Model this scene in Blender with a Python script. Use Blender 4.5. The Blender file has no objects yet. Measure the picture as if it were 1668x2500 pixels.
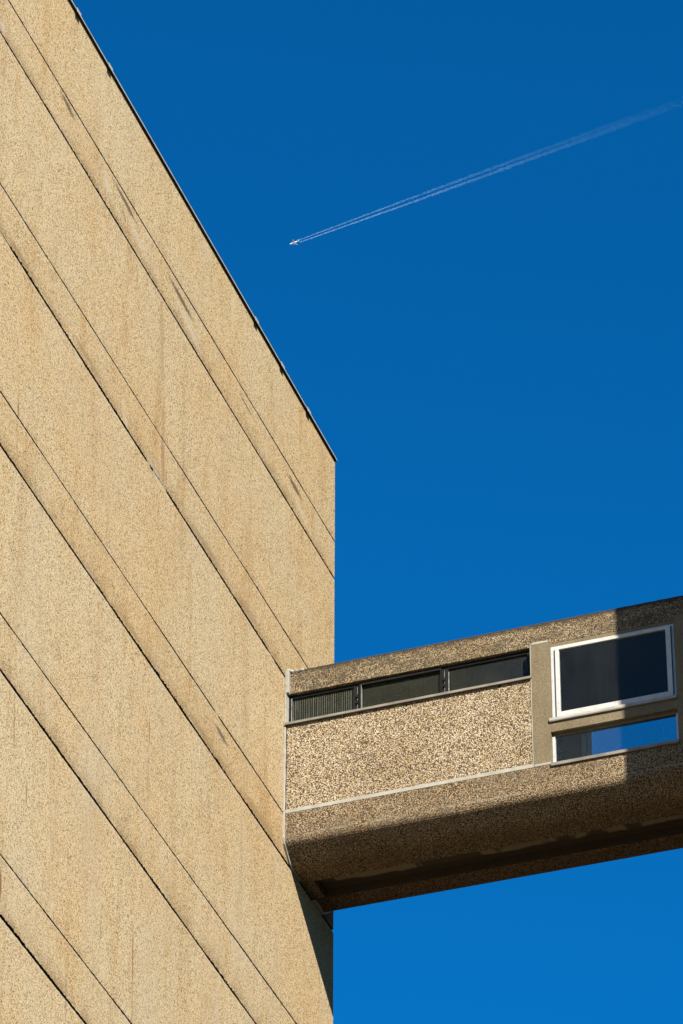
import bpy, bmesh, math, random
from mathutils import Vector, Matrix, noise
random.seed(7)
scene = bpy.context.scene
COL = scene.collection
rad = math.radians

# ------------------------------------------------------------------ helpers
def link(name, bm, mats, parent=None, smooth=False):
    me = bpy.data.meshes.new(name)
    bm.normal_update(); bm.to_mesh(me); bm.free()
    if not isinstance(mats, (list, tuple)): mats = [mats]
    for m in mats: me.materials.append(m)
    if smooth:
        for p in me.polygons: p.use_smooth = True
    o = bpy.data.objects.new(name, me); COL.objects.link(o)
    if parent: o.parent = parent
    return o

def thing(name, label, cat, loc=(0, 0, 0), group=None):
    o = bpy.data.objects.new(name, None); COL.objects.link(o)
    o.location = loc; o.empty_display_size = .5
    o['label'] = label; o['category'] = cat
    if group: o['group'] = group
    return o

def add_box(bm, x0, x1, y0, y1, z0, z1, mi=0, bev=0.0):
    vs = [bm.verts.new(v) for v in ((x0,y0,z0),(x1,y0,z0),(x1,y1,z0),(x0,y1,z0),(x0,y0,z1),(x1,y0,z1),(x1,y1,z1),(x0,y1,z1))]
    fs = [bm.faces.new([vs[i] for i in q]) for q in ((0,3,2,1),(4,5,6,7),(0,1,5,4),(1,2,6,5),(2,3,7,6),(3,0,4,7))]
    for f in fs: f.material_index = mi
    if bev > 0:
        es = list({e for f in fs for e in f.edges})
        bmesh.ops.bevel(bm, geom=es, offset=bev, segments=2, affect='EDGES', profile=.6)

def box(name, m, parent, *a, bev=0.0):
    bm = bmesh.new(); add_box(bm, *a, bev=bev); return link(name, bm, m, parent)

def add_frame(bm, x0, x1, z0, z1, l, r, b, t, y0, y1, bev=0.0):
    """rectangular ring in the XZ plane as four butted bars"""
    add_box(bm, x0, x0+l, y0, y1, z0, z1, bev=bev)
    add_box(bm, x1-r, x1, y0, y1, z0, z1, bev=bev)
    add_box(bm, x0+l, x1-r, y0+.0006, y1-.0006, z1-t, z1, bev=bev)
    add_box(bm, x0+l, x1-r, y0+.0006, y1-.0006, z0, z0+b, bev=bev)

def grid_panel(bm, xs, zs, solid, y0, y1):
    """slab of cells with real openings, welded"""
    V = {}
    def v(i, j, y):
        k = (i, j, y)
        if k not in V: V[k] = bm.verts.new((xs[i], y, zs[j]))
        return V[k]
    nx, nz = len(xs)-1, len(zs)-1
    S = lambda i, j: 0 <= i < nx and 0 <= j < nz and solid(i, j)
    for i in range(nx):
        for j in range(nz):
            if not S(i, j): continue
            bm.faces.new([v(i,j,y0), v(i+1,j,y0), v(i+1,j+1,y0), v(i,j+1,y0)])
            bm.faces.new([v(i,j+1,y1), v(i+1,j+1,y1), v(i+1,j,y1), v(i,j,y1)])
            if not S(i-1, j): bm.faces.new([v(i,j,y0), v(i,j+1,y0), v(i,j+1,y1), v(i,j,y1)])
            if not S(i+1, j): bm.faces.new([v(i+1,j,y1), v(i+1,j+1,y1), v(i+1,j+1,y0), v(i+1,j,y0)])
            if not S(i, j-1): bm.faces.new([v(i,j,y1), v(i+1,j,y1), v(i+1,j,y0), v(i,j,y0)])
            if not S(i, j+1): bm.faces.new([v(i,j+1,y0), v(i+1,j+1,y0), v(i+1,j+1,y1), v(i,j+1,y1)])

# ------------------------------------------------------------------ materials
ALB = .51      # overall reflectance of the weathered surfaces
class NT:
    def __init__(s, name):
        s.m = bpy.data.materials.new(name); s.m.use_nodes = True
        s.t = s.m.node_tree; s.t.nodes.clear()
        s.out = s.n('ShaderNodeOutputMaterial')
        s.co = s.n('ShaderNodeTexCoord').outputs['Object']
    def n(s, typ, **kw):
        x = s.t.nodes.new(typ)
        for k, v in kw.items(): setattr(x, k, v)
        return x
    def l(s, a, b): s.t.links.new(a, b)
    def put(s, sock, v):
        if hasattr(v, 'is_linked') or isinstance(v, bpy.types.NodeSocket): s.l(v, sock)
        else: sock.default_value = v
    def math(s, op, a, b=0.0, c=None, clamp=False):
        x = s.n('ShaderNodeMath', operation=op, use_clamp=clamp)
        s.put(x.inputs[0], a); s.put(x.inputs[1], b)
        if c is not None: s.put(x.inputs[2], c)
        return x.outputs[0]
    def mapr(s, v, a, b, c=0.0, d=1.0):
        x = s.n('ShaderNodeMapRange'); x.clamp = True
        s.put(x.inputs[0], v)
        for i, q in enumerate((a, b, c, d)): x.inputs[i+1].default_value = q
        return x.outputs[0]
    def mix(s, f, a, b, blend='MIX'):
        x = s.n('ShaderNodeMix', data_type='RGBA', blend_type=blend)
        s.put(x.inputs[0], f)
        for sock, v in ((x.inputs[6], a), (x.inputs[7], b)):
            if isinstance(v, tuple): sock.default_value = (*v[:3], 1)
            else: s.l(v, sock)
        return x.outputs[2]
    def scaled(s, sc):
        x = s.n('ShaderNodeVectorMath', operation='MULTIPLY'); s.l(s.co, x.inputs[0]); x.inputs[1].default_value = sc
        return x.outputs[0]
    def noise(s, scale, detail=3, rough=.55, stretch=None, dist=0.0):
        x = s.n('ShaderNodeTexNoise'); s.l(s.scaled(stretch) if stretch else s.co, x.inputs['Vector'])
        x.inputs['Scale'].default_value = scale; x.inputs['Detail'].default_value = detail
        x.inputs['Roughness'].default_value = rough; x.inputs['Distortion'].default_value = dist
        return x.outputs['Fac']
    def voro(s, scale, feature='F1'):
        x = s.n('ShaderNodeTexVoronoi', feature=feature); s.l(s.co, x.inputs['Vector']); x.inputs['Scale'].default_value = scale
        return x
    def ramp(s, f, stops, interp='LINEAR'):
        x = s.n('ShaderNodeValToRGB'); x.color_ramp.interpolation = interp
        els = x.color_ramp.elements
        while len(els) > 1: els.remove(els[-1])
        els[0].position = stops[0][0]; els[0].color = (*stops[0][1], 1)
        for p, c in stops[1:]:
            e = els.new(p); e.color = (*c, 1)
        s.l(f, x.inputs[0]); return x.outputs[0]
    def bsdf(s, color, rough=.9, metal=0.0, bump=None, bstr=.5, bdist=.01, spec=.3):
        color = tuple(c*ALB for c in color) if isinstance(color, tuple) else s.mix(1.0, color, (ALB, ALB, ALB), 'MULTIPLY')
        b = s.n('ShaderNodeBsdfPrincipled')
        if isinstance(color, tuple): b.inputs['Base Color'].default_value = (*color, 1)
        else: s.l(color, b.inputs['Base Color'])
        s.put(b.inputs['Roughness'], rough); b.inputs['Metallic'].default_value = metal
        b.inputs['Specular IOR Level'].default_value = spec
        if bump is not None:
            x = s.n('ShaderNodeBump'); x.inputs['Strength'].default_value = bstr; x.inputs['Distance'].default_value = bdist
            s.l(bump, x.inputs['Height']); s.l(x.outputs[0], b.inputs['Normal'])
        s.l(b.outputs[0], s.out.inputs['Surface']); return b

def sep(k, v):
    x = k.n('ShaderNodeSeparateColor'); k.l(v, x.inputs[0]); return x.outputs

def pebble(name, scale, palette, gap, gapw, tint=1.0, dirt=None, bstr=.6, bdist=.006):
    """exposed-aggregate concrete: stones of mixed colours with dark gaps between them"""
    k = NT(name)
    v = k.voro(scale); r = sep(k, v.outputs['Color'])[0]
    stones = k.ramp(r, palette, 'CONSTANT')
    d = v.outputs['Distance']
    gapm = k.mapr(d, gapw, gapw+.25)
    col = k.mix(gapm, stones, gap)
    v2 = k.voro(scale*.8); r2 = sep(k, v2.outputs['Color'])[1]
    col = k.mix(k.mapr(r2, .90, .93, 0, .5), col, (.05,.043,.034))
    big = k.noise(1.3, 5, .6)
    col = k.mix(k.mapr(big, .35, .65), col, k.mix(1.0, col, (.80,.76,.70), 'MULTIPLY'))
    med = k.noise(11, 3, .6)
    col = k.mix(k.mapr(med, .35, .7, 0, .4), col, k.mix(1.0, col, (.74,.68,.60), 'MULTIPLY'))
    if dirt: col = dirt(k, col)
    h = k.math('SUBTRACT', 1.0, d)
    k.bsdf(col, .92, bump=h, bstr=bstr, bdist=bdist, spec=.2)
    return k.m

PAL = [(0, (.20,.13,.070)), (.09, (.64,.49,.31)), (.32, (.80,.65,.45)), (.54, (.52,.33,.14)), (.62, (.90,.78,.60)),
       (.78, (.72,.51,.23)), (.86, (.065,.050,.040)), (.93, (1.0,.93,.80))]
M = {}
M['panel'] = pebble('spandrel_aggregate', 70, PAL, (.12,.085,.05), .42, bstr=.55)

def beam_dirt(k, col):
    # dark lichen bloom concentrated in patches on the parapet beam
    n = k.noise(5.5, 6, .7, stretch=(.8,1,1.4)); m = k.mapr(n, .44, .64, 0, .78)
    col = k.mix(m, col, (.10,.078,.05))
    x = k.n('ShaderNodeSeparateXYZ'); k.l(k.co, x.inputs[0])
    top = k.mapr(k.math('ADD', x.outputs[2], k.math('MULTIPLY', k.noise(14, 5, .7), .12)), 33.935, 34.0, 0, .85)
    return k.mix(top, col, (.045,.036,.028))
M['beam'] = pebble('parapet_aggregate', 80, [(p, (c[0]*.80, c[1]*.77, c[2]*.70)) for p, c in PAL], (.10,.075,.045), .40, dirt=beam_dirt)

def hull_dirt(k, col):
    n = k.noise(3.2, 5, .65); m = k.mapr(n, .45, .7, 0, .5)
    col = k.mix(m, col, (.20,.155,.10))
    s_ = k.noise(26, 3, .6, stretch=(1,1,.22)); col = k.mix(k.mapr(s_, .55, .75, 0, .35), col, (.12,.09,.06))
    x = k.n('ShaderNodeSeparateXYZ'); k.l(k.co, x.inputs[0])
    # pale formwork line where the casting turns under
    w = k.math('MULTIPLY', k.noise(3, 4, .6), .05)
    zz = k.math('ADD', x.outputs[2], w)
    a = k.math('MULTIPLY', k.mapr(zz, 31.455, 31.47), k.mapr(zz, 31.48, 31.495, 1, 0))
    return k.mix(k.math('MULTIPLY', a, k.mapr(k.noise(4, 3), .45, .6, 0, .28)), col, (.60,.53,.42))
M['hull'] = pebble('hull_aggregate', 82, [(p, (c[0]*.80, c[1]*.74, c[2]*.66)) for p, c in PAL], (.08,.056,.032), .38, dirt=hull_dirt)

M['soffit'] = pebble('dark_soffit_aggregate', 82, [(p, (c[0]*.50, c[1]*.40, c[2]*.32)) for p, c in PAL], (.05,.035,.02), .38)  # hull aggregate in a darker, redder palette for the far soffit

# --- tower wall: finer, paler aggregate with its own stains (positions are places on the wall, Y/Z metres)
def tower_mat():
    k = NT('tower_aggregate')
    v = k.voro(98); r = sep(k, v.outputs['Color'])[0]
    st = k.ramp(r, [(0,(.26,.195,.105)),(.09,(.66,.52,.30)),(.30,(.78,.63,.385)),(.55,(.69,.52,.27)),(.70,(.86,.72,.47)),(.88,(.92,.78,.54)),(.955,(.10,.075,.042))], 'CONSTANT')
    col = k.mix(k.mapr(v.outputs['Distance'], .42, .75, 0, .55), st, (.33,.25,.145))
    v2 = k.voro(54); r2 = sep(k, v2.outputs['Color'])
    col = k.mix(k.mapr(r2[1], .95, .96, 0, .6), col, (.10,.08,.055))
    col = k.mix(k.mapr(r2[2], .955, .965, 0, .5), col, (.82,.74,.60))
    at = k.n('ShaderNodeAttribute', attribute_name='panel'); pa = sep(k, at.outputs['Color'])
    # cloudy warm / grey weathering, running down each panel
    warm = k.mapr(k.noise(.55, 5, .62, stretch=(1,1,.75)), .40, .62)
    col = k.mix(k.math('MULTIPLY', warm, .55), col, k.mix(1.0, col, (1.0,.87,.70), 'MULTIPLY'))
    grey = k.math('MULTIPLY', k.mapr(k.noise(.9, 5, .6, stretch=(1,1.2,.45), dist=.4), .48, .66), k.mapr(pa[0], 0, 1, .25, .95))
    col = k.mix(k.math('MULTIPLY', grey, .42), col, (.56,.475,.335))
    streak = k.mapr(k.noise(2.6, 5, .65, stretch=(1,1,.13), dist=.3), .52, .68)
    col = k.mix(k.math('MULTIPLY', streak, .5), col, k.mix(1.0, col, (.78,.66,.50), 'MULTIPLY'))
    blot = k.mapr(k.noise(3.8, 6, .72), .56, .72)
    col = k.mix(k.math('MULTIPLY', blot, .62), col, k.mix(1.0, col, (.74,.62,.47), 'MULTIPLY'))
    pale = k.mapr(k.noise(2.9, 4, .6, stretch=(1,1.1,.5)), .60, .74)
    col = k.mix(k.math('MULTIPLY', pale, .5), col, (.68,.60,.44))
    # per-panel cast: green channel = browner bands
    col = k.mix(k.math('MULTIPLY', pa[1], k.mapr(k.noise(1.1, 5, .65), .36, .62, .1, .75)), col, k.mix(1.0, col, (.92,.83,.70), 'MULTIPLY'))
    # smooth mortar smear just under each joint, crumbled dirty stone just above (blue channel: 1 top edge, 0 body)
    e2 = k.n('ShaderNodeAttribute', attribute_name='edge'); ed = sep(k, e2.outputs['Color'])
    patch = k.mapr(k.noise(1.7, 4, .6), .40, .60)
    col = k.mix(k.math('MULTIPLY', k.mapr(ed[0], .45, .9, 0, .6), patch), col, (.62,.545,.42))
    soil = k.math('MULTIPLY', k.mapr(ed[1], .1, .9), k.mapr(k.noise(2.4, 5, .7, stretch=(1,1,2)), .45, .62, 0, .55))
    col = k.mix(soil, col, k.mix(1.0, col, (.70,.56,.38), 'MULTIPLY'))
    crumb = k.math('MULTIPLY', k.mapr(ed[1], .05, .9, 0, .95), k.mapr(k.noise(62, 3, .7), .48, .56))
    crumb = k.math('MULTIPLY', crumb, k.mapr(k.noise(1.4, 4, .6), .36, .54))
    col = k.mix(crumb, col, (.17,.12,.06))
    # individual stains
    wob = k.noise(16, 5, .75)
    def stain(y0, z0, y1, z1, w, c, amt, soft=.5):
        nonlocal col
        cy_, cz_ = (y0+y1)/2, (z0+z1)/2; L = math.hypot(y1-y0, z1-z0)/2; a = math.atan2(z1-z0, y1-y0)
        mp = k.n('ShaderNodeMapping', vector_type='TEXTURE'); k.l(k.co, mp.inputs[0])
        mp.inputs['Location'].default_value = (0, cy_, cz_); mp.inputs['Rotation'].default_value = (a, 0, 0)
        mp.inputs['Scale'].default_value = (5, L*1.1, w)
        ln = k.n('ShaderNodeVectorMath', operation='LENGTH'); k.l(mp.outputs[0], ln.inputs[0])
        d = k.math('ADD', ln.outputs['Value'], k.math('MULTIPLY', k.math('SUBTRACT', wob, .5), 1.5))
        col = k.mix(k.mapr(d, soft, 1.1, amt, 0), col, c)
    RUST = (.26,.125,.035)
    stain(-10.12,28.40,-10.06,27.62,.028,RUST,.55); stain(-9.69,27.55,-9.68,27.25,.022,RUST,.7)
    stain(-6.335,30.45,-6.33,30.02,.022,RUST,.65); stain(-6.33,30.05,-6.326,29.2,.045,(.36,.25,.13),.4)
    stain(-6.63,27.50,-6.59,26.75,.024,RUST,.7); stain(-6.59,26.8,-6.57,26.2,.018,RUST,.5)
    stain(-10.24,26.15,-10.20,25.8,.03,(.22,.08,.03),.85); stain(-10.43,32.07,-10.42,31.80,.024,(.26,.11,.04),.8)
    stain(-10.42,31.75,-10.38,31.2,.022,RUST,.35)
    stain(-8.43,25.92,-8.39,25.3,.024,(.20,.14,.08),.45); stain(-7.55,27.2,-7.54,26.75,.022,(.20,.14,.08),.35)
    stain(-8.33,37.06,-8.08,36.79,.11,(.68,.63,.56),.45,.1); stain(-11.49,36.78,-11.35,36.60,.10,(.68,.63,.56),.5,.1)
    stain(-4.77,31.06,-4.75,30.80,.012,(.80,.76,.70),.8)
    DK = (.13,.10,.065)
    stain(-9.72,37.14,-9.27,37.06,.055,DK,.9); stain(-8.02,37.12,-7.27,37.05,.05,DK,.9); stain(-7.75,36.95,-7.6,36.8,.03,DK,.5)
    stain(-6.16,37.06,-5.33,36.99,.055,DK,.9); stain(-3.68,37.065,-3.15,37.03,.018,(.09,.065,.06),.85)
    stain(-1.86,37.05,-1.30,37.02,.055,DK,.9); stain(-4.29,31.64,-3.82,31.59,.05,(.14,.12,.10),.9)
    stain(-7.6,36.95,-6.9,36.78,.09,(.68,.62,.50),.5,.1); stain(-5.9,36.9,-5.0,36.72,.10,(.70,.64,.50),.5,.1); stain(-1.7,36.9,-.9,36.7,.09,(.68,.62,.50),.5,.1)
    stain(-10.9,33.98,-10.3,33.95,.05,(.30,.21,.11),.7); stain(-9.0,34.02,-8.2,34.0,.06,(.34,.23,.11),.6); stain(-5.2,33.96,-4.2,33.95,.07,(.34,.23,.11),.6); stain(-3.6,33.95,-2.8,33.98,.07,(.36,.25,.13),.6)
    stain(-7.4,31.25,-6.6,31.24,.06,(.33,.23,.12),.6); stain(-5.2,31.27,-4.4,31.25,.06,(.33,.23,.12),.55); stain(-3.3,31.27,-2.2,31.27,.08,(.36,.24,.11),.6)
    stain(-6.24,34.6,-6.13,33.95,.06,(.36,.21,.09),.6); stain(-6.40,36.7,-6.25,35.2,.06,(.36,.26,.14),.45)
    stain(-6.22,35.2,-6.18,34.0,.07,(.34,.24,.12),.45)
    stain(-6.85,33.93,-6.0,33.85,.07,(.58,.51,.39),.55,.2)
    col = k.mix(1.0, col, (.945,.93,.94), 'MULTIPLY')
    bh = k.math('ADD', k.math('MULTIPLY', v.outputs['Distance'], -1.0), k.math('MULTIPLY', k.noise(30, 4, .6), 1.2))
    k.bsdf(col, .93, bump=bh, bstr=.42, bdist=.0035, spec=.15)
    return k.m
M['tower'] = tower_mat()

k = NT('joint_shadow_gap'); k.bsdf(k.mix(k.noise(30), (.022,.015,.007), (.05,.036,.018)), .95); M['gap'] = k.m
k = NT('fine_concrete')
v = k.voro(120); c = k.ramp(sep(k, v.outputs['Color'])[0], [(0,(.235,.185,.115)),(.5,(.29,.235,.15)),(.8,(.35,.285,.19)),(.95,(.15,.115,.075))], 'CONSTANT')
c = k.mix(k.mapr(k.noise(2.2, 6, .65, stretch=(1,1,.5)), .4, .65, 0, .7), c, k.mix(1.0, c, (.78,.74,.64), 'MULTIPLY'))
c = k.mix(k.mapr(k.noise(12, 4, .6, stretch=(1,1,.2)), .56, .72, 0, .35), c, (.16,.125,.08))
k.bsdf(c, .9, bump=k.noise(70, 4), bstr=.4, bdist=.003, spec=.2); M['fine'] = k.m
k = NT('pale_mortar')
c = k.mix(k.mapr(k.noise(6, 5, .65), .35, .65), (.55,.52,.45), (.43,.40,.33))
c = k.mix(k.mapr(k.noise(60, 4, .7), .58, .72, 0, .5), c, (.25,.22,.17))
k.bsdf(c, .85, bump=k.noise(25, 5), bstr=.5, bdist=.004); M['mortar'] = k.m
k = NT('sealant')
c = k.mix(k.mapr(k.noise(9, 5, .6), .4, .65), (.50,.46,.40), (.38,.345,.29)); k.bsdf(c, .6, bump=k.noise(14, 4), bstr=.6, bdist=.008); M['seal'] = k.m
k = NT('coping_metal')
c = k.mix(k.mapr(k.noise(7, 4), .4, .65), (.80,.78,.72), (.60,.58,.53)); k.bsdf(c, .55, .3); M['coping'] = k.m
k = NT('joint_cover_metal'); k.bsdf(k.mix(k.noise(30), (.42,.40,.38), (.50,.48,.45)), .5); M['cover'] = k.m
k = NT('sill_metal')
c = k.mix(k.mapr(k.noise(9, 5, .65, stretch=(.5,1,1)), .38, .66), (.38,.345,.29), (.24,.215,.175)); k.bsdf(c, .55, .2); M['sill'] = k.m
k = NT('weathered_white_paint')
c = k.mix(k.mapr(k.noise(9, 5, .65, stretch=(.6,1,1)), .38, .66), (.62,.60,.55), (.40,.37,.31)); k.bsdf(c, .5); M['sill2'] = k.m
k = NT('white_paint')
c = k.mix(k.mapr(k.noise(10, 5, .65), .45, .75), (.76,.75,.72), (.58,.56,.50)); k.bsdf(c, .38, spec=.5); M['white'] = k.m
k = NT('black_frame_paint')
c = k.mix(k.mapr(k.noise(30, 5, .7), .5, .75), (.008,.008,.008), (.026,.025,.022)); k.bsdf(c, .6, spec=.2, bump=k.noise(40,4), bstr=.3, bdist=.003); M['black'] = k.m
k = NT('putty'); k.bsdf(k.mix(k.mapr(k.noise(40,4,.7), .4, .6), (.40,.39,.36), (.15,.14,.13)), .6); M['putty'] = k.m
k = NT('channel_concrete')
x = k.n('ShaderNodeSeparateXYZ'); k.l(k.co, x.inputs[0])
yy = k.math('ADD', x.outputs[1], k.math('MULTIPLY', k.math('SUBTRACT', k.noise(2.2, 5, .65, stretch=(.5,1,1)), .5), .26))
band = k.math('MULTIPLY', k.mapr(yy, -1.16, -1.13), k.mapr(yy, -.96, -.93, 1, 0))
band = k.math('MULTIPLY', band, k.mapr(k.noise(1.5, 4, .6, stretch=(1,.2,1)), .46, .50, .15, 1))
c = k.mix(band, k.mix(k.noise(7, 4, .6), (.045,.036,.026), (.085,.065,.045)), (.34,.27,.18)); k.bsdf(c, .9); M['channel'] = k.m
k = NT('interior_paint'); k.bsdf(k.mix(k.noise(3), (.20,.165,.13), (.25,.205,.165)), .9); M['inside'] = k.m
k = NT('asphalt')
c = k.mix(k.noise(2, 6, .7), (.04,.037,.032), (.066,.062,.052))
ln = k.n('ShaderNodeVectorMath', operation='LENGTH'); k.l(k.co, ln.inputs[0])
c = k.mix(k.mapr(ln.outputs['Value'], 400, 900), c, k.mix(k.mapr(k.noise(.002, 6, .6), .4, .6), (.45,.42,.36), (.62,.58,.50)))   # pale far ground, added to bounce light up onto the airliner
k.bsdf(c, .9); M['asphalt'] = k.m

def glass(name, period, stripe, dust, tr=(.80,.86,.86)):
    """reeded glass: clear, thinly dusted ribs; ribs catch the sun"""
    k = NT(name)
    x = k.n('ShaderNodeSeparateXYZ'); k.l(k.co, x.inputs[0])
    ph = k.math('MULTIPLY', x.outputs[0], 2*math.pi/period)
    w = k.math('POWER', k.math('MULTIPLY_ADD', k.math('SINE', ph), .5, .5), 3.0)
    irr = k.mapr(k.noise(6, 4, .6, stretch=(6,1,.25)), .35, .65, .35, 1)
    amt = k.math('ADD', dust, k.math('MULTIPLY', k.math('MULTIPLY', w, irr), stripe))
    amt = k.math('MULTIPLY', amt, k.mapr(k.noise(2.3, 4, .6), .3, .7, .7, 1.25))
    tb = k.n('ShaderNodeBsdfTransparent'); tb.inputs[0].default_value = (*tr, 1)
    gl = k.n('ShaderNodeBsdfGlossy'); gl.inputs['Roughness'].default_value = .04
    df = k.n('ShaderNodeBsdfDiffuse'); df.inputs[0].default_value = (.45,.45,.40,1)
    fr = k.n('ShaderNodeFresnel'); fr.inputs[0].default_value = 1.25
    bp = k.n('ShaderNodeBump'); bp.inputs['Strength'].default_value = .12; bp.inputs['Distance'].default_value = .002
    k.l(k.math('ADD', w, k.math('MULTIPLY', k.noise(3, 3), 4.0)), bp.inputs['Height']); k.l(bp.outputs[0], gl.inputs['Normal'])
    m1 = k.n('ShaderNodeMixShader'); k.l(fr.outputs[0], m1.inputs[0]); k.l(tb.outputs[0], m1.inputs[1]); k.l(gl.outputs[0], m1.inputs[2])
    m2 = k.n('ShaderNodeMixShader'); k.l(amt, m2.inputs[0]); k.l(m1.outputs[0], m2.inputs[1]); k.l(df.outputs[0], m2.inputs[2])
    k.l(m2.outputs[0], k.out.inputs['Surface']); return k.m
M['glass_ribbed'] = glass('ribbed_glass', .0295, .13, .008, (.72,.80,.72))
M['glass_strip'] = glass('fine_ribbed_glass', .0295, .018, .014, (.70,.78,.72))
M['glass_big'] = glass('window_glass', .0295, .016, .006)
M['glass_low'] = glass('low_window_glass', .0295, .016, .009, (.88,.92,.93))
M['glass_back'] = glass('rear_glass', .0295, .0, .01, (.93,.96,.97))

# ------------------------------------------------------------------ ground
bm = bmesh.new(); R = 40000
bm.faces.new([bm.verts.new(p) for p in ((-R,-R,0),(R,-R,0),(R,R,0),(-R,R,0))])
g = link('ground', bm, M['asphalt']); g['kind'] = 'structure'

# ------------------------------------------------------------------ service tower
tower = thing('service_tower', 'tall windowless pebble-dashed concrete tower with paired horizontal joints, filling the left side', 'building', (-3.5,-6.5,0))
TL = tower.location.copy()
YA = -15.0
# joints: (Y1,z1,Y2,z2,width)
J = [(-11.32,37.195,0,37.221,.021),(-11.50,36.562,0,36.605,.026),(-11.25,34.505,-1.01,34.528,.017),(-11.18,33.869,-1.94,33.847,.030),
     (-10.93,31.813,-1.96,31.810,.018),(-10.85,31.141,-1.68,31.168,.029),(-10.61,29.090,-1.68,29.120,.018),(-10.53,28.420,-2.73,28.367,.028),
     (-10.28,26.297,-6.58,26.293,.018),(-10.20,25.613,-7.85,25.610,.031)]
z = 25.61
while z > 4:
    J += [(-10, z-2.02, 0, z-2.02, .018), (-10, z-2.68, 0, z-2.68, .029)]; z -= 2.68
def jz(j, y): return j[1] + (j[3]-j[1])*(y-j[0])/(j[2]-j[0])
def topz(y): return 38.560 - .0095*y
def smooth(a, b, t):
    t = max(0, min(1, (t-a)/(b-a))); return t*t*(3-2*t)
def jw(i, y):
    w = J[i][4]*1.3*(1 + .35*noise.noise(Vector((y*.7, i*3.1, 0))) + .20*noise.noise(Vector((y*3, i*7.7, 2))))
    if i == 3:      # the joint pointed over with mortar, and a hairline near the near end
        w *= 1 - .93*(smooth(-6.72,-6.66,y)-smooth(-6.60,-6.58,y)) - .93*(smooth(-6.50,-6.47,y)-smooth(-6.08,-6.02,y))
        w *= .35 + .65*smooth(-10.95,-10.85,y)
        w *= 1 - .6*(smooth(-2.6,-2.4,y)-smooth(-2.3,-2.2,y))
    if i == 4: w *= 1 - .93*(smooth(-4.31,-4.27,y)-smooth(-4.19,-4.14,y))
    return max(w, .002)
def wall_mesh():
    bm = bmesh.new(); lay = bm.verts.layers.float_color.new('panel'); le = bm.verts.layers.float_color.new('edge')
    ny = 760
    ys = [YA + (0-YA)*i/ny for i in range(ny+1)]
    GREY = [.2,.3,.25,.35,.25,.35,.75,.75,.85,.7,.3]; BROWN = [.1,.45,.25,.75,.30,1,.15,.1,0,.25,.35]
    rnd = random.Random(3)
    for p in range(len(J)+1):
        up = None if p == 0 else p-1; lo = None if p == len(J) else p
        cols = []
        gr = GREY[p] if p < len(GREY) else .5; br = BROWN[p] if p < len(BROWN) else .2
        h0 = (topz(0) if up is None else jz(J[up], 0)) - (0.0 if lo is None else jz(J[lo], 0))
        fr = [0, .03/h0, .07/h0] + [.14/h0 + (1-.28/h0)*t/ max(2,int(h0/.35)) for t in range(max(2,int(h0/.35))+1)] + [1-.07/h0, 1-.03/h0, 1]
        for ci, y in enumerate(ys):
            zt = topz(y) if up is None else jz(J[up], y) - jw(up, y)/2 + (rnd.random()-.5)*.008 + .004*noise.noise(Vector((y*9, up*5, 1)))
            ragged = (.030 if lo is not None and lo % 2 == 1 else .011) * (.35 + 1.3*max(0, noise.noise(Vector((y*.9, (lo or 0)*3.3, 4)))+.25))
            zb = 0.0 if lo is None else jz(J[lo], y) + jw(lo, y)/2 + (rnd.random()-.35)*max(ragged,.012)*.8 + ragged*.7*max(0, noise.noise(Vector((y*5, lo*5, 1)))-.1)
            c = []
            for fi, f in enumerate(fr):
                zz = zt + (zb-zt)*f
                yy = y + ((rnd.random()-.5)*.008 if ci == ny else 0)
                v = bm.verts.new((0, yy, zz)); v[lay] = (gr, br, 0, 1)
                dt, db = (zt-zz), (zz-zb)
                v[le] = (max(0, 1-dt/.07) if up is not None else 0, max(0, 1-db/.20)*(1.0 if lo % 2 else .3) if lo is not None else 0, 0, 1)
                c.append(v)
            # returns into the joint
            vt = bm.verts.new((-.05, y, zt)); vb = bm.verts.new((-.05, y, zb))
            for v in (vt, vb): v[lay] = (gr, br, 0, 1)
            cols.append([vt]+c+[vb])
        for a, b in zip(cols, cols[1:]):
            for i in range(len(a)-1): bm.faces.new([a[i], a[i+1], b[i+1], b[i]])
        e = cols[-1]; bm.faces.new(e[::-1])
        e = cols[0]; bm.faces.new(e)
    add_box(bm, -7, -.05, YA, -.0005, 0.01, 38.5, mi=0)
    for f in bm.faces:
        if all(abs(v.co.x+.05) < 1e-5 for v in f.verts): f.material_index = 1
        elif any(abs(v.co.x+.05) < 1e-5 for v in f.verts) and any(abs(v.co.x) < 1e-5 for v in f.verts) and len(f.verts) == 4: f.material_index = 1
    bm.normal_update()
    # sheet normals must face +X
    for f in bm.faces:
        if all(abs(v.co.x) < 1e-5 for v in f.verts) and f.normal.x < 0: f.normal_flip()
    bmesh.ops.translate(bm, verts=bm.verts, vec=-TL*0)
    return bm
w = link('wall', wall_mesh(), [M['tower'], M['gap']], tower); w.matrix_parent_inverse = Matrix.Translation(-TL)
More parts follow.
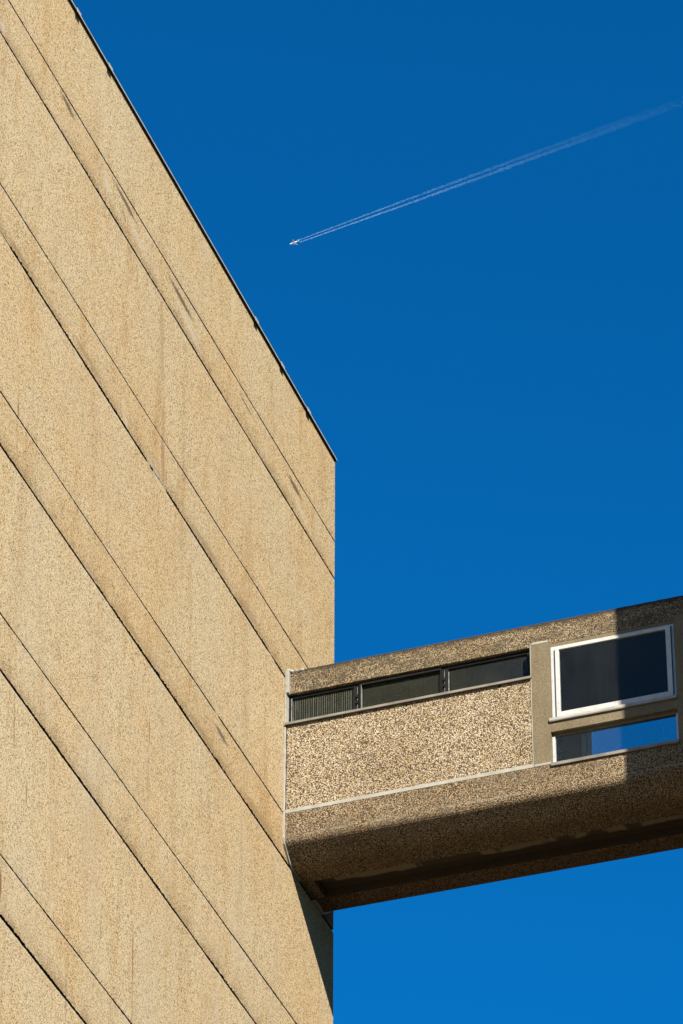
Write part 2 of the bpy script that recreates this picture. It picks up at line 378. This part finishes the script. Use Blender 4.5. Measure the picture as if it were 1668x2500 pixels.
# coping: thin metal flashing, with lapped joint covers
def sloped_box(bm, x0, x1, y0, y1, zl, zh):
    vs = [bm.verts.new((x, y, topz(y)+z)) for z in (zl, zh) for (x, y) in ((x0,y0),(x1,y0),(x1,y1),(x0,y1))]
    for q in ((0,3,2,1),(4,5,6,7),(0,1,5,4),(1,2,6,5),(2,3,7,6),(3,0,4,7)): bm.faces.new([vs[i] for i in q])
bm = bmesh.new(); sloped_box(bm, -7.02, .034, YA-.02, .004, .002, .019)
cop = link('coping', bm, M['coping'], tower); cop.matrix_parent_inverse = Matrix.Translation(-TL)
bm = bmesh.new(); sloped_box(bm, .0008, .026, YA-.015, .003, -.001, .0018)  # black strip painting in the shade beneath the coping
link('coping_shade_strip', bm, M['gap'], cop)
for y in (-9.40,-8.365,-3.19,-2.195,-1.165,-12.5):
    bm = bmesh.new(); L = .062
    # a folded plate: front leaf hanging a little below the lip
    y0, y1 = y-L, y+L
    vs = [(.0405,y0,.012),(.0405,y1,.012),(.046,y1,-.040),(.046,y0,-.040),(.046,y0,.023),(.046,y1,.023),(.052,y1,-.042),(.052,y0,-.042)]
    V = [bm.verts.new((a, b, topz(b)+c)) for a, b, c in vs]
    for q in ((0,3,2,1),(4,5,6,7),(0,1,5,4),(1,2,6,5),(2,3,7,6),(3,0,4,7)): bm.faces.new([V[i] for i in q])
    sloped_box(bm, -.30, .048, y0, y1, .0192, .0228)
    bmesh.ops.recalc_face_normals(bm, faces=bm.faces)
    link('joint_cover', bm, M['cover'], cop)

# ------------------------------------------------------------------ footbridge
BX = 7.40
bridge = thing('linking_footbridge', 'enclosed concrete footbridge with pebbled panels and windows joining the tower', 'footbridge', (BX/2,-1.0,31.17))
BL = bridge.location.copy(); INV = Matrix.Translation(-BL)
def bpart(o):
    if o.parent is bridge: o.matrix_parent_inverse = INV
    return o
def bbox(name, m, *a, bev=0.0, parent=None): return bpart(box(name, m, parent or bridge, *a, bev=bev))
Y0 = -1.89
yf = lambda r: Y0 + r            # depth r behind the front plane
ctr = -1.005                      # mid-plane, the far side mirrors the near one
mir = lambda y: 2*ctr - y

# base casting with a chamfered underside and drainage channel
prof = [(-1.89,31.788),(-1.89,31.455),(-1.888,31.425),(-1.880,31.395),(-1.866,31.368),(-1.845,31.346),(-1.70,31.236),(-1.66,31.208),(-1.61,31.186),(-1.55,31.174),(-1.48,31.170),
        (-1.22,31.170),(-1.216,31.285),(-.80,31.285),(-.795,31.170),(-.50,31.168),(-.46,31.178),(-.22,31.338),(-.17,31.378),(-.135,31.43),(-.12,31.49),(-.12,31.788)]
bm = bmesh.new(); nx = 60; rows = []
for i in range(nx+1):
    x = .004 + (BX-.004)*i/nx
    rows.append([bm.verts.new((x, a, b)) for a, b in prof])
n = len(prof)
for r0, r1 in zip(rows, rows[1:]):
    for i in range(n):
        f = bm.faces.new([r0[i], r0[(i+1) % n], r1[(i+1) % n], r1[i]])
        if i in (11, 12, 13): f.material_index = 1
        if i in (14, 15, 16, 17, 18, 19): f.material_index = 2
bm.faces.new(rows[0][::-1]); bm.faces.new(rows[-1])
bmesh.ops.recalc_face_normals(bm, faces=bm.faces)
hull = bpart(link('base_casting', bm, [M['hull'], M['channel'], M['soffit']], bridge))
for f in hull.data.polygons: f.use_smooth = False
# stop block at the tower end of the channel
bbox('channel_stop', M['hull'], .006, .17, -1.214, -.801, 31.174, 31.281)

# sealant bead round the joint with the tower: follows the casting, proud of it
def bead(pts, x1, t0, t1):
    bm = bmesh.new(); out = []
    for i, p in enumerate(pts):
        a = Vector(pts[max(0,i-1)]); b = Vector(pts[min(len(pts)-1,i+1)]); d = (b-a).normalized()
        nrm = Vector((d.y, -d.x)) if False else Vector((-abs(d.y) if p[0] < -1 else abs(d.y), -abs(d.x))).normalized()
        wv = x1*(1+.08*math.sin(i*1.9)); o_ = Vector(p)+nrm*t1*(1+.15*math.sin(i*2.3)); q = Vector(p)-nrm*t0
        out.append([bm.verts.new((.001, q.x, q.y)), bm.verts.new((.001, o_.x, o_.y)), bm.verts.new((wv*.72, o_.x, o_.y)), bm.verts.new((wv, q.x+nrm.x*t0*1.2, q.y+nrm.y*t0*1.2))])
    for a, b in zip(out, out[1:]):
        for i in range(4): bm.faces.new([a[i], b[i], b[(i+1) % 4], a[(i+1) % 4]])
    bm.faces.new(out[0]); bm.faces.new(out[-1][::-1])
    bmesh.ops.recalc_face_normals(bm, faces=bm.faces)
    return bm
pts = [(-1.885, 33.08-.1*i) for i in range(17)] + [p for p in prof[1:11]] + [(-1.3,31.168)]
bpart(link('sealant_bead', bead(pts, .030, .01, .014), M['seal'], bridge))
bpart(link('sealant_bead', bead([(-.80,31.166),(-.66,31.167),(-.50,31.166),(-.46,31.176),(-.34,31.256),(-.22,31.336)], .05, .005, .02), M['seal'], bridge))
bbox('sealant_bead', M['seal'], .001, .052, -1.872, -1.803, 33.60, 33.935, bev=.008)
bbox('sealant_bead', M['seal'], .001, .020, -1.875, -1.76, 33.12, 33.598, bev=.004)
bm = bmesh.new()     # lump of mortar on top of the parapet end
for (cx_, cy_, r_) in ((.06,-1.80,.028),(.13,-1.79,.022),(.20,-1.79,.026),(.02,-1.83,.03)):
    mm = Matrix.Translation((cx_, cy_, 33.958)) @ Matrix.Diagonal((1.5,1,1,1))
    bmesh.ops.create_icosphere(bm, subdivisions=2, radius=r_, matrix=mm)
for v in bm.verts: v.co += noise.noise_vector(v.co*40)*.008
bpart(link('mortar_lump', bm, M['seal'], bridge))

# parapet beam / roof slab, slightly irregular top arris
bm = bmesh.new(); n_ = 370; rows = []
for i in range(n_+1):
    x = .004 + (BX-.004)*i/n_
    j1 = noise.noise(Vector((x*14, 3, 0)))*.005 + (random.random()-.5)*.004; j2 = (random.random()-.5)*.005
    pr = [(-1.800+j2*.3,33.620+j2*.5),(-1.800,33.80),(-1.800,33.955+j1),(-1.788,33.966+j1),(-.222,33.966),(-.210,33.955),(-.210,33.620)]
    rows.append([bm.verts.new((x, a, b)) for a, b in pr])
for r0, r1 in zip(rows, rows[1:]):
    for i in range(7): bm.faces.new([r0[i], r0[(i+1) % 7], r1[(i+1) % 7], r1[i]])
bm.faces.new(rows[0]); bm.faces.new(rows[-1][::-1])
bmesh.ops.recalc_face_normals(bm, faces=bm.faces)
bpart(link('parapet_beam', bm, M['beam'], bridge))
bbox('ceiling', M['inside'], .006, BX-.002, -1.69, -.32, 33.585, 33.617)
bbox('floor', M['inside'], .006, BX-.002, -1.70, -.31, 31.740, 31.786) if False else None

def side(front):
    """everything on one long side; the far side is the mirror image, its large window a little nearer the tower"""
    dx = 0.0 if front else -.078
    def Y(a, b):
        return (a, b) if front else (mir(b), mir(a))
    def sb(name, m, x0, x1, r0, r1, z0, z1, bev=0.0, parent=None):
        a, b = Y(yf(r0), yf(r1)); return bpart(box(name, m, parent or bridge, x0, x1, a, b, z0, z1, bev=bev))
    # aggregate spandrel panels
    xa = 3.237+dx
    sb('spandrel_panel', M['panel'], .036, xa, .013, .17, 31.839, 33.092)
    sb('spandrel_panel', M['panel'], 5.327+dx, BX-.002, .013, .17, 31.839, 33.092)
    # cast concrete frame round the two windows
    xs = [3.252+dx, 3.478+dx, 5.084+dx, 5.312+dx]; zs = [31.790, 31.796, 32.252, 32.408, 33.617]
    bm = bmesh.new(); a, b = Y(yf(0), yf(.17))
    grid_panel(bm, xs, zs, lambda i, j: i != 1 or j in (0, 2), a, b)
    bmesh.ops.recalc_face_normals(bm, faces=bm.faces)
    bpart(link('window_surround', bm, M['fine'], bridge))
    # pale mortar joints
    sb('mortar_joint', M['mortar'], .034, 3.236+dx, -.003, .16, 31.789, 31.8385)
    sb('mortar_joint', M['mortar'], 3.2375+dx, 3.2515+dx, .004, .16, 31.790, 33.60)
    sb('mortar_joint', M['mortar'], 5.3125+dx, 5.3265+dx, .004, .16, 31.790, 33.60)
    sb('mortar_joint', M['mortar'], 5.3275+dx, BX-.002, -.003, .16, 31.789, 31.8385)
    sb('mortar_joint', M['mortar'], 3.262+dx, 3.47+dx, -.0035, .02, 33.588, 33.6155, bev=.003)
    sb('mortar_joint', M['mortar'], 3.262+dx, 3.470+dx, -.0035, .02, 31.791, 31.822, bev=.003)
    # strip window
    def strip(x0, x1, cuts, open_i):
        fr_b = bmesh.new(); a, b = Y(yf(.14), yf(.185))
        add_box(fr_b, x0, x1, a, b, 33.572, 33.619); add_box(fr_b, x0, x1, a, b, 33.13, 33.20)
        for c0, c1 in cuts: add_box(fr_b, c0, c1, a+.0004, b-.0004, 33.1995, 33.5725)
        fr = bpart(link('strip_window_frame', fr_b, M['black'], bridge))
        for i, ((a0, a1), (b0, b1)) in enumerate(zip(cuts, cuts[1:])):
            ya, yb = Y(yf(.168), yf(.172))
            p = box('pane', M['glass_ribbed'] if (i == 0 and front and x0 < 1) else M['glass_strip'], fr, a1+.0005, b0-.0005, ya, yb, 33.201, 33.5715)
            ya, yb = Y(yf(.132), yf(.139))
            box('glazing_bead', M['putty'], fr, a1-.001, a1+.009, ya, yb, 33.19, 33.575 if i == 0 else 33.52)
            if i == open_i:
                sm = bmesh.new(); ya, yb = Y(yf(.118), yf(.139))
                add_frame(sm, a1-.022, b0+.012, 33.185, 33.592, .020, .012, .03, .024, ya, yb)
                box('sash_edge', M['putty'], fr, a1-.0005, a1+.007, *Y(yf(.114), yf(.1175)), 33.21, 33.567)
                link('sash', sm, M['black'], fr)
        for c0, c1 in cuts[1:-1]:   # hinges on the mullions
            ya, yb = Y(yf(.110), yf(.1395))
            mid = (c0+c1)/2
            for zz in (33.30, 33.39): box('hinge', M['black'], fr, mid-.007, mid+.007, ya, yb, zz, zz+.05, bev=.003)
            box('mullion_edge', M['putty'], fr, mid-.003, mid+.002, *Y(yf(.134), yf(.1395)), 33.21, 33.56)
        return fr
    strip(.012, 3.236+dx, [(.012,.050),(.876,.985),(2.030,2.132),(3.165+dx,3.236+dx)], 1)
    strip(5.328+dx, BX-.003, [(5.328+dx,5.40+dx),(6.30+dx,6.40+dx),(BX-.06,BX-.003)], 9)
    # strip sills: sloping metal flashing with a small drip
    for x0, x1 in ((.020, 3.252+dx), (5.312+dx, BX-.003)):
        bm = bmesh.new()
        pr = [(-.030,33.084),(-.030,33.117),(.150,33.140),(.150,33.094),(-.018,33.094),(-.018,33.084)]
        vs = []
        for x in (x0, x1):
            vs.append([bm.verts.new((x, yf(r) if front else mir(yf(r)), zz)) for r, zz in pr])
        for i in range(6): bm.faces.new([vs[0][i], vs[0][(i+1) % 6], vs[1][(i+1) % 6], vs[1][i]])
        bm.faces.new(vs[0]); bm.faces.new(vs[1][::-1]); bmesh.ops.recalc_face_normals(bm, faces=bm.faces)
        bpart(link('strip_window_sill', bm, M['sill'], bridge))
    # large white window
    X0, X1 = 3.480+dx, 5.082+dx
    bm = bmesh.new(); a, b = Y(yf(.09), yf(.15)); add_frame(bm, X0, X1, 32.412, 33.562, .058, .058, .09, .032, a, b, bev=.0015)
    fr = bpart(link('window_frame', bm, M['white'], bridge))
    bm = bmesh.new(); a, b = Y(yf(.058), yf(.105)); add_frame(bm, X0+.064, X1-.056, 32.472, 33.524, .048, .062, .092, .036, a, b, bev=.002)
    sa = link('sash', bm, M['white'], fr)
    gk = bmesh.new(); add_frame(gk, X0+.0575, X1-.0485, 32.468, 33.5335, .0068, .0080, .004, .0105, *Y(yf(.0860), yf(.0895)))
    link('sash_gasket', gk, M['black'], fr)
    a, b = Y(yf(.080), yf(.084)); box('pane', M['glass_big'], fr, X0+.112, X1-.118, a, b, 32.564, 33.488)
    box('shaded_head_strip', M['fine'], fr, X0, X1, *Y(yf(.093), yf(.16)), 33.563, 33.6165)  # tan colour stands in for the shade on the frame head
    bm = bmesh.new(); a, b = Y(yf(-.030), yf(.088)); add_box(bm, X0-.012, X1+.004, *Y(yf(-.030), yf(-.0005)), 32.401, 32.438, bev=.003); add_box(bm, X0, X1, *Y(yf(-.0005), yf(.088)), 32.4095, 32.436)
    bpart(link('window_sill', bm, M['sill2'], bridge))
    bpart(box('sill_drip', M['sill'], bridge, X0-.010, X1+.002, *Y(yf(-.027), yf(-.001)), 32.388, 32.4008))
    # low window beneath
    bm = bmesh.new(); a, b = Y(yf(.055), yf(.10))
    add_box(bm, X0, X0+.034, a, b, 31.797, 32.2125); add_box(bm, X1-.034, X1, a, b, 31.797, 32.2125); add_box(bm, X0+.034, X1-.034, a, b, 31.797, 31.82)
    lf = bpart(link('low_window_frame', bm, M['white'], bridge))
    box('head_board', M['fine'], lf, X0, X1, a, b, 32.213, 32.2515)
    a, b = Y(yf(.070), yf(.074)); box('pane', M['glass_low'] if front else M['glass_back'], lf, X0+.0345, X1-.0345, a, b, 31.8205, 32.2125)
    bm = bmesh.new(); add_box(bm, X0-.004, X1+.010, *Y(yf(-.030), yf(-.0005)), 31.745, 31.7885, bev=.003)
    add_box(bm, X0, X1, *Y(yf(-.0005), yf(.054)), 31.7965, 31.803)
    bpart(link('low_window_sill', bm, M['sill'], bridge))
side(True); side(False)

# ------------------------------------------------------------------ apartment block at the outer end (outside the frame; its corner shades the bridge)
block = thing('apartment_block', 'tall concrete apartment block at the far end of the footbridge', 'building', (13,0,0))
BI = Matrix.Translation(-Vector(block.location))
def kp(o): o.matrix_parent_inverse = BI; return o
BY, BH = -5.34, 80
kp(box('wall', M['tower'], block, BX, 26, BY, 22, .02, BH))
kp(box('roof_slab', M['coping'], block, BX-.05+.05, 26.1, BY, 22.1, BH+.002, BH+.3))
nfl = 22
fb = bmesh.new()
for i in range(nfl): add_box(fb, BX+.6, 25.7, BY-.012, BY+.01, 2.9+i*2.7, 3.05+i*2.7)
kp(link('floor_band', fb, M['mortar'], block))
for i in range(nfl):
    bm = bmesh.new(); gb = bmesh.new(); zf = 3.05+i*2.7
    for q in range(5):
        x0 = BX+1.0+q*3.5
        add_frame(bm, x0, x0+2.6, zf+.9, zf+2.3, .07, .07, .07, .07, BY-.03, BY+.02)
        add_box(gb, x0+.071, x0+2.529, BY-.012, BY-.004, zf+.971, zf+2.229)
    wn = kp(link('window_row', bm, M['white'], block))
    link('panes', gb, M['black'], wn)

# ------------------------------------------------------------------ airliner and its trails, ten kilometres up
k = NT('airliner_paint'); k.bsdf(k.mix(k.noise(.3), (1.6,1.6,1.62), (1.5,1.5,1.52)), .3, spec=.6); M['plane'] = k.m
k = NT('airliner_wing'); k.bsdf(k.mix(k.noise(.4), (.95,.97,1.02), (.85,.87,.92)), .35); M['wing'] = k.m
k = NT('airliner_tail'); k.bsdf(k.mix(k.noise(.4), (.05,.7,.75), (.05,.6,.7)), .35); M['tail'] = k.m
P0 = Vector((-4162, 11356, 10000)); hd = Vector((-.983, .183, 0)).normalized()
plane = thing('airliner', 'tiny white twin-engined airliner at the head of two vapour trails in the blue sky', 'airplane', P0)
plane.rotation_euler = (0, 0, math.atan2(hd.y, hd.x))
def loft(pts, seg=16):
    bm = bmesh.new(); rings = []
    for x, ry, rz, zc, yc in pts:
        rings.append([bm.verts.new((x, yc+ry*math.cos(2*math.pi*i/seg), zc+rz*math.sin(2*math.pi*i/seg))) for i in range(seg)])
    for a, b in zip(rings, rings[1:]):
        for i in range(seg): bm.faces.new([a[i], a[(i+1) % seg], b[(i+1) % seg], b[i]])
    bm.faces.new(rings[0][::-1]); bm.faces.new(rings[-1]); bmesh.ops.recalc_face_normals(bm, faces=bm.faces)
    return bm
link('fuselage', loft([(18.6,.2,.2,-.5,0),(17.6,1.1,1.1,-.3,0),(15.5,1.8,1.85,-.1,0),(12,2.0,2.1,0,0),(-6,2.0,2.1,0,0),(-12,1.5,1.5,.5,0),(-17,.6,.6,1.2,0),(-18.8,.2,.2,1.5,0)]), M['plane'], plane, True)
def slab(pts, t, vertical=False):
    bm = bmesh.new(); lo = []; hi = []
    for x, s_, z_, th in pts:
        a = (x, 0, s_) if vertical else (x, s_, z_)
        if vertical: lo.append(bm.verts.new((x, -th, s_))); hi.append(bm.verts.new((x, th, s_)))
        else: lo.append(bm.verts.new((x, s_, z_-th))); hi.append(bm.verts.new((x, s_, z_+th)))
    n = len(pts); bm.faces.new(lo[::-1]); bm.faces.new(hi)
    for i in range(n): bm.faces.new([lo[i], lo[(i+1) % n], hi[(i+1) % n], hi[i]])
    bmesh.ops.recalc_face_normals(bm, faces=bm.faces); return bm
for s in (-1, 1):
    link('wing', slab([(4.6,s*1.6,-1,.45),(-3.8,s*17,.6,.12),(-5.3,s*17,.6,.1),(-3.2,s*6,-.5,.25),(-3.4,s*1.6,-1,.4)], 0), M['wing'], plane)
    link('tailplane', slab([(-13,s*.8,1.1,.2),(-16.6,s*6.2,1.6,.08),(-18,s*6.2,1.6,.08),(-17,s*.8,1.1,.15)], 0), M['wing'], plane)
    link('engine', loft([(4.4,1.0,1.0,-2.1,s*5.75),(3.6,1.15,1.15,-2.1,s*5.75),(1.5,1.1,1.1,-2.1,s*5.75),(0,.6,.6,-2.1,s*5.75)], 12), M['plane'], plane, True)
link('fin', slab([(-11,1.6,0,.25),(-16.2,7.6,0,.1),(-18.3,7.6,0,.1),(-17.8,1.4,0,.2)], 0, True), M['tail'], plane)

def trail_mat(name, dens):
    """ice cloud: a real scattering volume, thinning with distance behind the engines"""
    k = NT(name)
    x = k.n('ShaderNodeSeparateXYZ'); k.l(k.co, x.inputs[0])
    t = k.math('MULTIPLY', x.outputs[0], -1/1720)
    fall = k.math('POWER', 2.71828, k.math('MULTIPLY', t, -6.6))
    puff = k.mapr(k.noise(1.0, 5, .75, stretch=(1/13, 1/6, 1/6)), .36, .62, .40, 1.15)
    st = k.mapr(t, 0, .003)
    d = k.math('MULTIPLY', k.math('MULTIPLY', fall, puff), k.math('MULTIPLY', st, dens))
    vs_ = k.n('ShaderNodeVolumeScatter'); vs_.inputs['Color'].default_value = (.50,.74,1.0,1)  # blue haze of the air in between is put into this colour
    k.l(d, vs_.inputs['Density']); k.l(vs_.outputs[0], k.out.inputs['Volume']); return k.m
def trail(name, label, side_, dens, sd):
    o = bpy.data.objects.new
    bm = bmesh.new()
    L = 1720; n = 520; seg = 14; rings = []; lat = Vector((-hd.y, hd.x, 0))
    rnd = random.Random(sd)
    for i in range(n+1):
        t = i/n; s_ = t*L
        off = side_*(5.75 + 5.5*math.sin(min(1, t/.45)*math.pi/2)**1.0 - 2.5*smooth(.4,1,t)) + 2.2*t*noise.noise(Vector((s_/35, sd, 0)))*2
        r = 1.7 + 11.0*t**1.25 + (.35+2.4*t)*noise.noise(Vector((s_/11, sd, 5))) + (rnd.random()-.5)*(.3+1.6*t)
        c = Vector((-s_, off, -2.1 + 2*t*noise.noise(Vector((s_/40, sd, 9)))))
        ring = []
        for q in range(seg):
            an = 2*math.pi*q/seg; rr = max(.5, r)*(1+.18*noise.noise(Vector((s_/9, q*1.3, sd))))
            v = bm.verts.new((c.x, c.y+rr*math.cos(an), c.z+rr*.9*math.sin(an))); ring.append(v)
        rings.append(ring)
    for a, b in zip(rings, rings[1:]):
        for q in range(seg): bm.faces.new([a[q], a[(q+1) % seg], b[(q+1) % seg], b[q]])
    bm.faces.new(rings[0][::-1]); bm.faces.new(rings[-1]); bmesh.ops.recalc_face_normals(bm, faces=bm.faces)
    ob = link(name, bm, trail_mat(name, dens), None, True)
    ob.location = P0 - hd*17; ob.rotation_euler = (0, 0, math.atan2(hd.y, hd.x))
    ob['label'] = label; ob['category'] = 'vapour trail'; ob['group'] = 'vapour trails behind the airliner'
    return ob
trail('vapour_trail', 'brighter lower vapour trail of the pair streaming behind the airliner', -1, .20, 1.7)
trail('vapour_trail', 'fainter upper vapour trail of the pair streaming behind the airliner', 1, .13, 8.3)

# ------------------------------------------------------------------ camera (telephoto, looking up)
th, ro, az = 6.29824637e-01, 2.36102054e-03, 3.37663312e-01
c_, s_ = math.cos(th), math.sin(th)
up = Vector((0,-c_,s_)); fw = Vector((0,s_,c_)); rt = Vector((1,0,0))
def rr(v): return Vector((v.x*math.cos(ro)-v.y*math.sin(ro), v.x*math.sin(ro)+v.y*math.cos(ro), v.z))
a = rr(fw*math.cos(az)+rt*math.sin(az)); b = rr(-fw*math.sin(az)+rt*math.cos(az)); u = rr(up)
right = Vector((b.x,a.x,u.x)); down = Vector((b.y,a.y,u.y)); fwd = Vector((b.z,a.z,u.z))
cam = bpy.data.cameras.new('camera'); co = bpy.data.objects.new('camera', cam); COL.objects.link(co)
m = Matrix.Identity(4)
for i in range(3): m[i][0] = right[i]; m[i][1] = -down[i]; m[i][2] = -fwd[i]
m.translation = Vector((16.5, -46.71975, 1.6)); co.matrix_world = m
cam.sensor_fit = 'VERTICAL'; cam.sensor_height = 36; cam.sensor_width = 24; cam.lens = 11129.7/2500*36
cam.clip_start = .5; cam.clip_end = 60000
scene.camera = co

# ------------------------------------------------------------------ light
sd = Vector((1.0, -1.15, .88)).normalized()
sun = bpy.data.lights.new('sun', 'SUN'); sun.energy = 5.0; sun.angle = rad(.53); sun.color = (1.0,.93,.80)
so = bpy.data.objects.new('sun', sun); COL.objects.link(so); so.location = (30,-40,60)
so.rotation_euler = sd.to_track_quat('Z', 'Y').to_euler()
wd = bpy.data.worlds.new('World'); scene.world = wd; wd.use_nodes = True
nt = wd.node_tree; nt.nodes.clear()
ow = nt.nodes.new('ShaderNodeOutputWorld'); bg = nt.nodes.new('ShaderNodeBackground'); sk = nt.nodes.new('ShaderNodeTexSky')
sk.sky_type = 'NISHITA'; sk.sun_disc = False; sk.sun_elevation = math.asin(sd.z); sk.sun_rotation = math.atan2(sd.x, sd.y)
sk.air_density = 1.0; sk.dust_density = 0.0; sk.ozone_density = 6.0; sk.altitude = 0
bg.inputs[1].default_value = .05
ga = nt.nodes.new('ShaderNodeGamma'); ga.inputs[1].default_value = 1.2
tn = nt.nodes.new('ShaderNodeMix'); tn.data_type = 'RGBA'; tn.blend_type = 'MULTIPLY'; tn.inputs[0].default_value = 1.0
tn.inputs[7].default_value = (.025, .765, .995, 1)     # deep clear blue
nt.links.new(sk.outputs[0], ga.inputs[0]); nt.links.new(ga.outputs[0], tn.inputs[6]); nt.links.new(tn.outputs[2], bg.inputs[0]); nt.links.new(bg.outputs[0], ow.inputs[0])
vs = scene.view_settings; vs.view_transform = 'Standard'; vs.look = 'None'; vs.gamma = 1; vs.exposure = 1.30
scene.cycles.max_bounces = 10; scene.cycles.transparent_max_bounces = 24
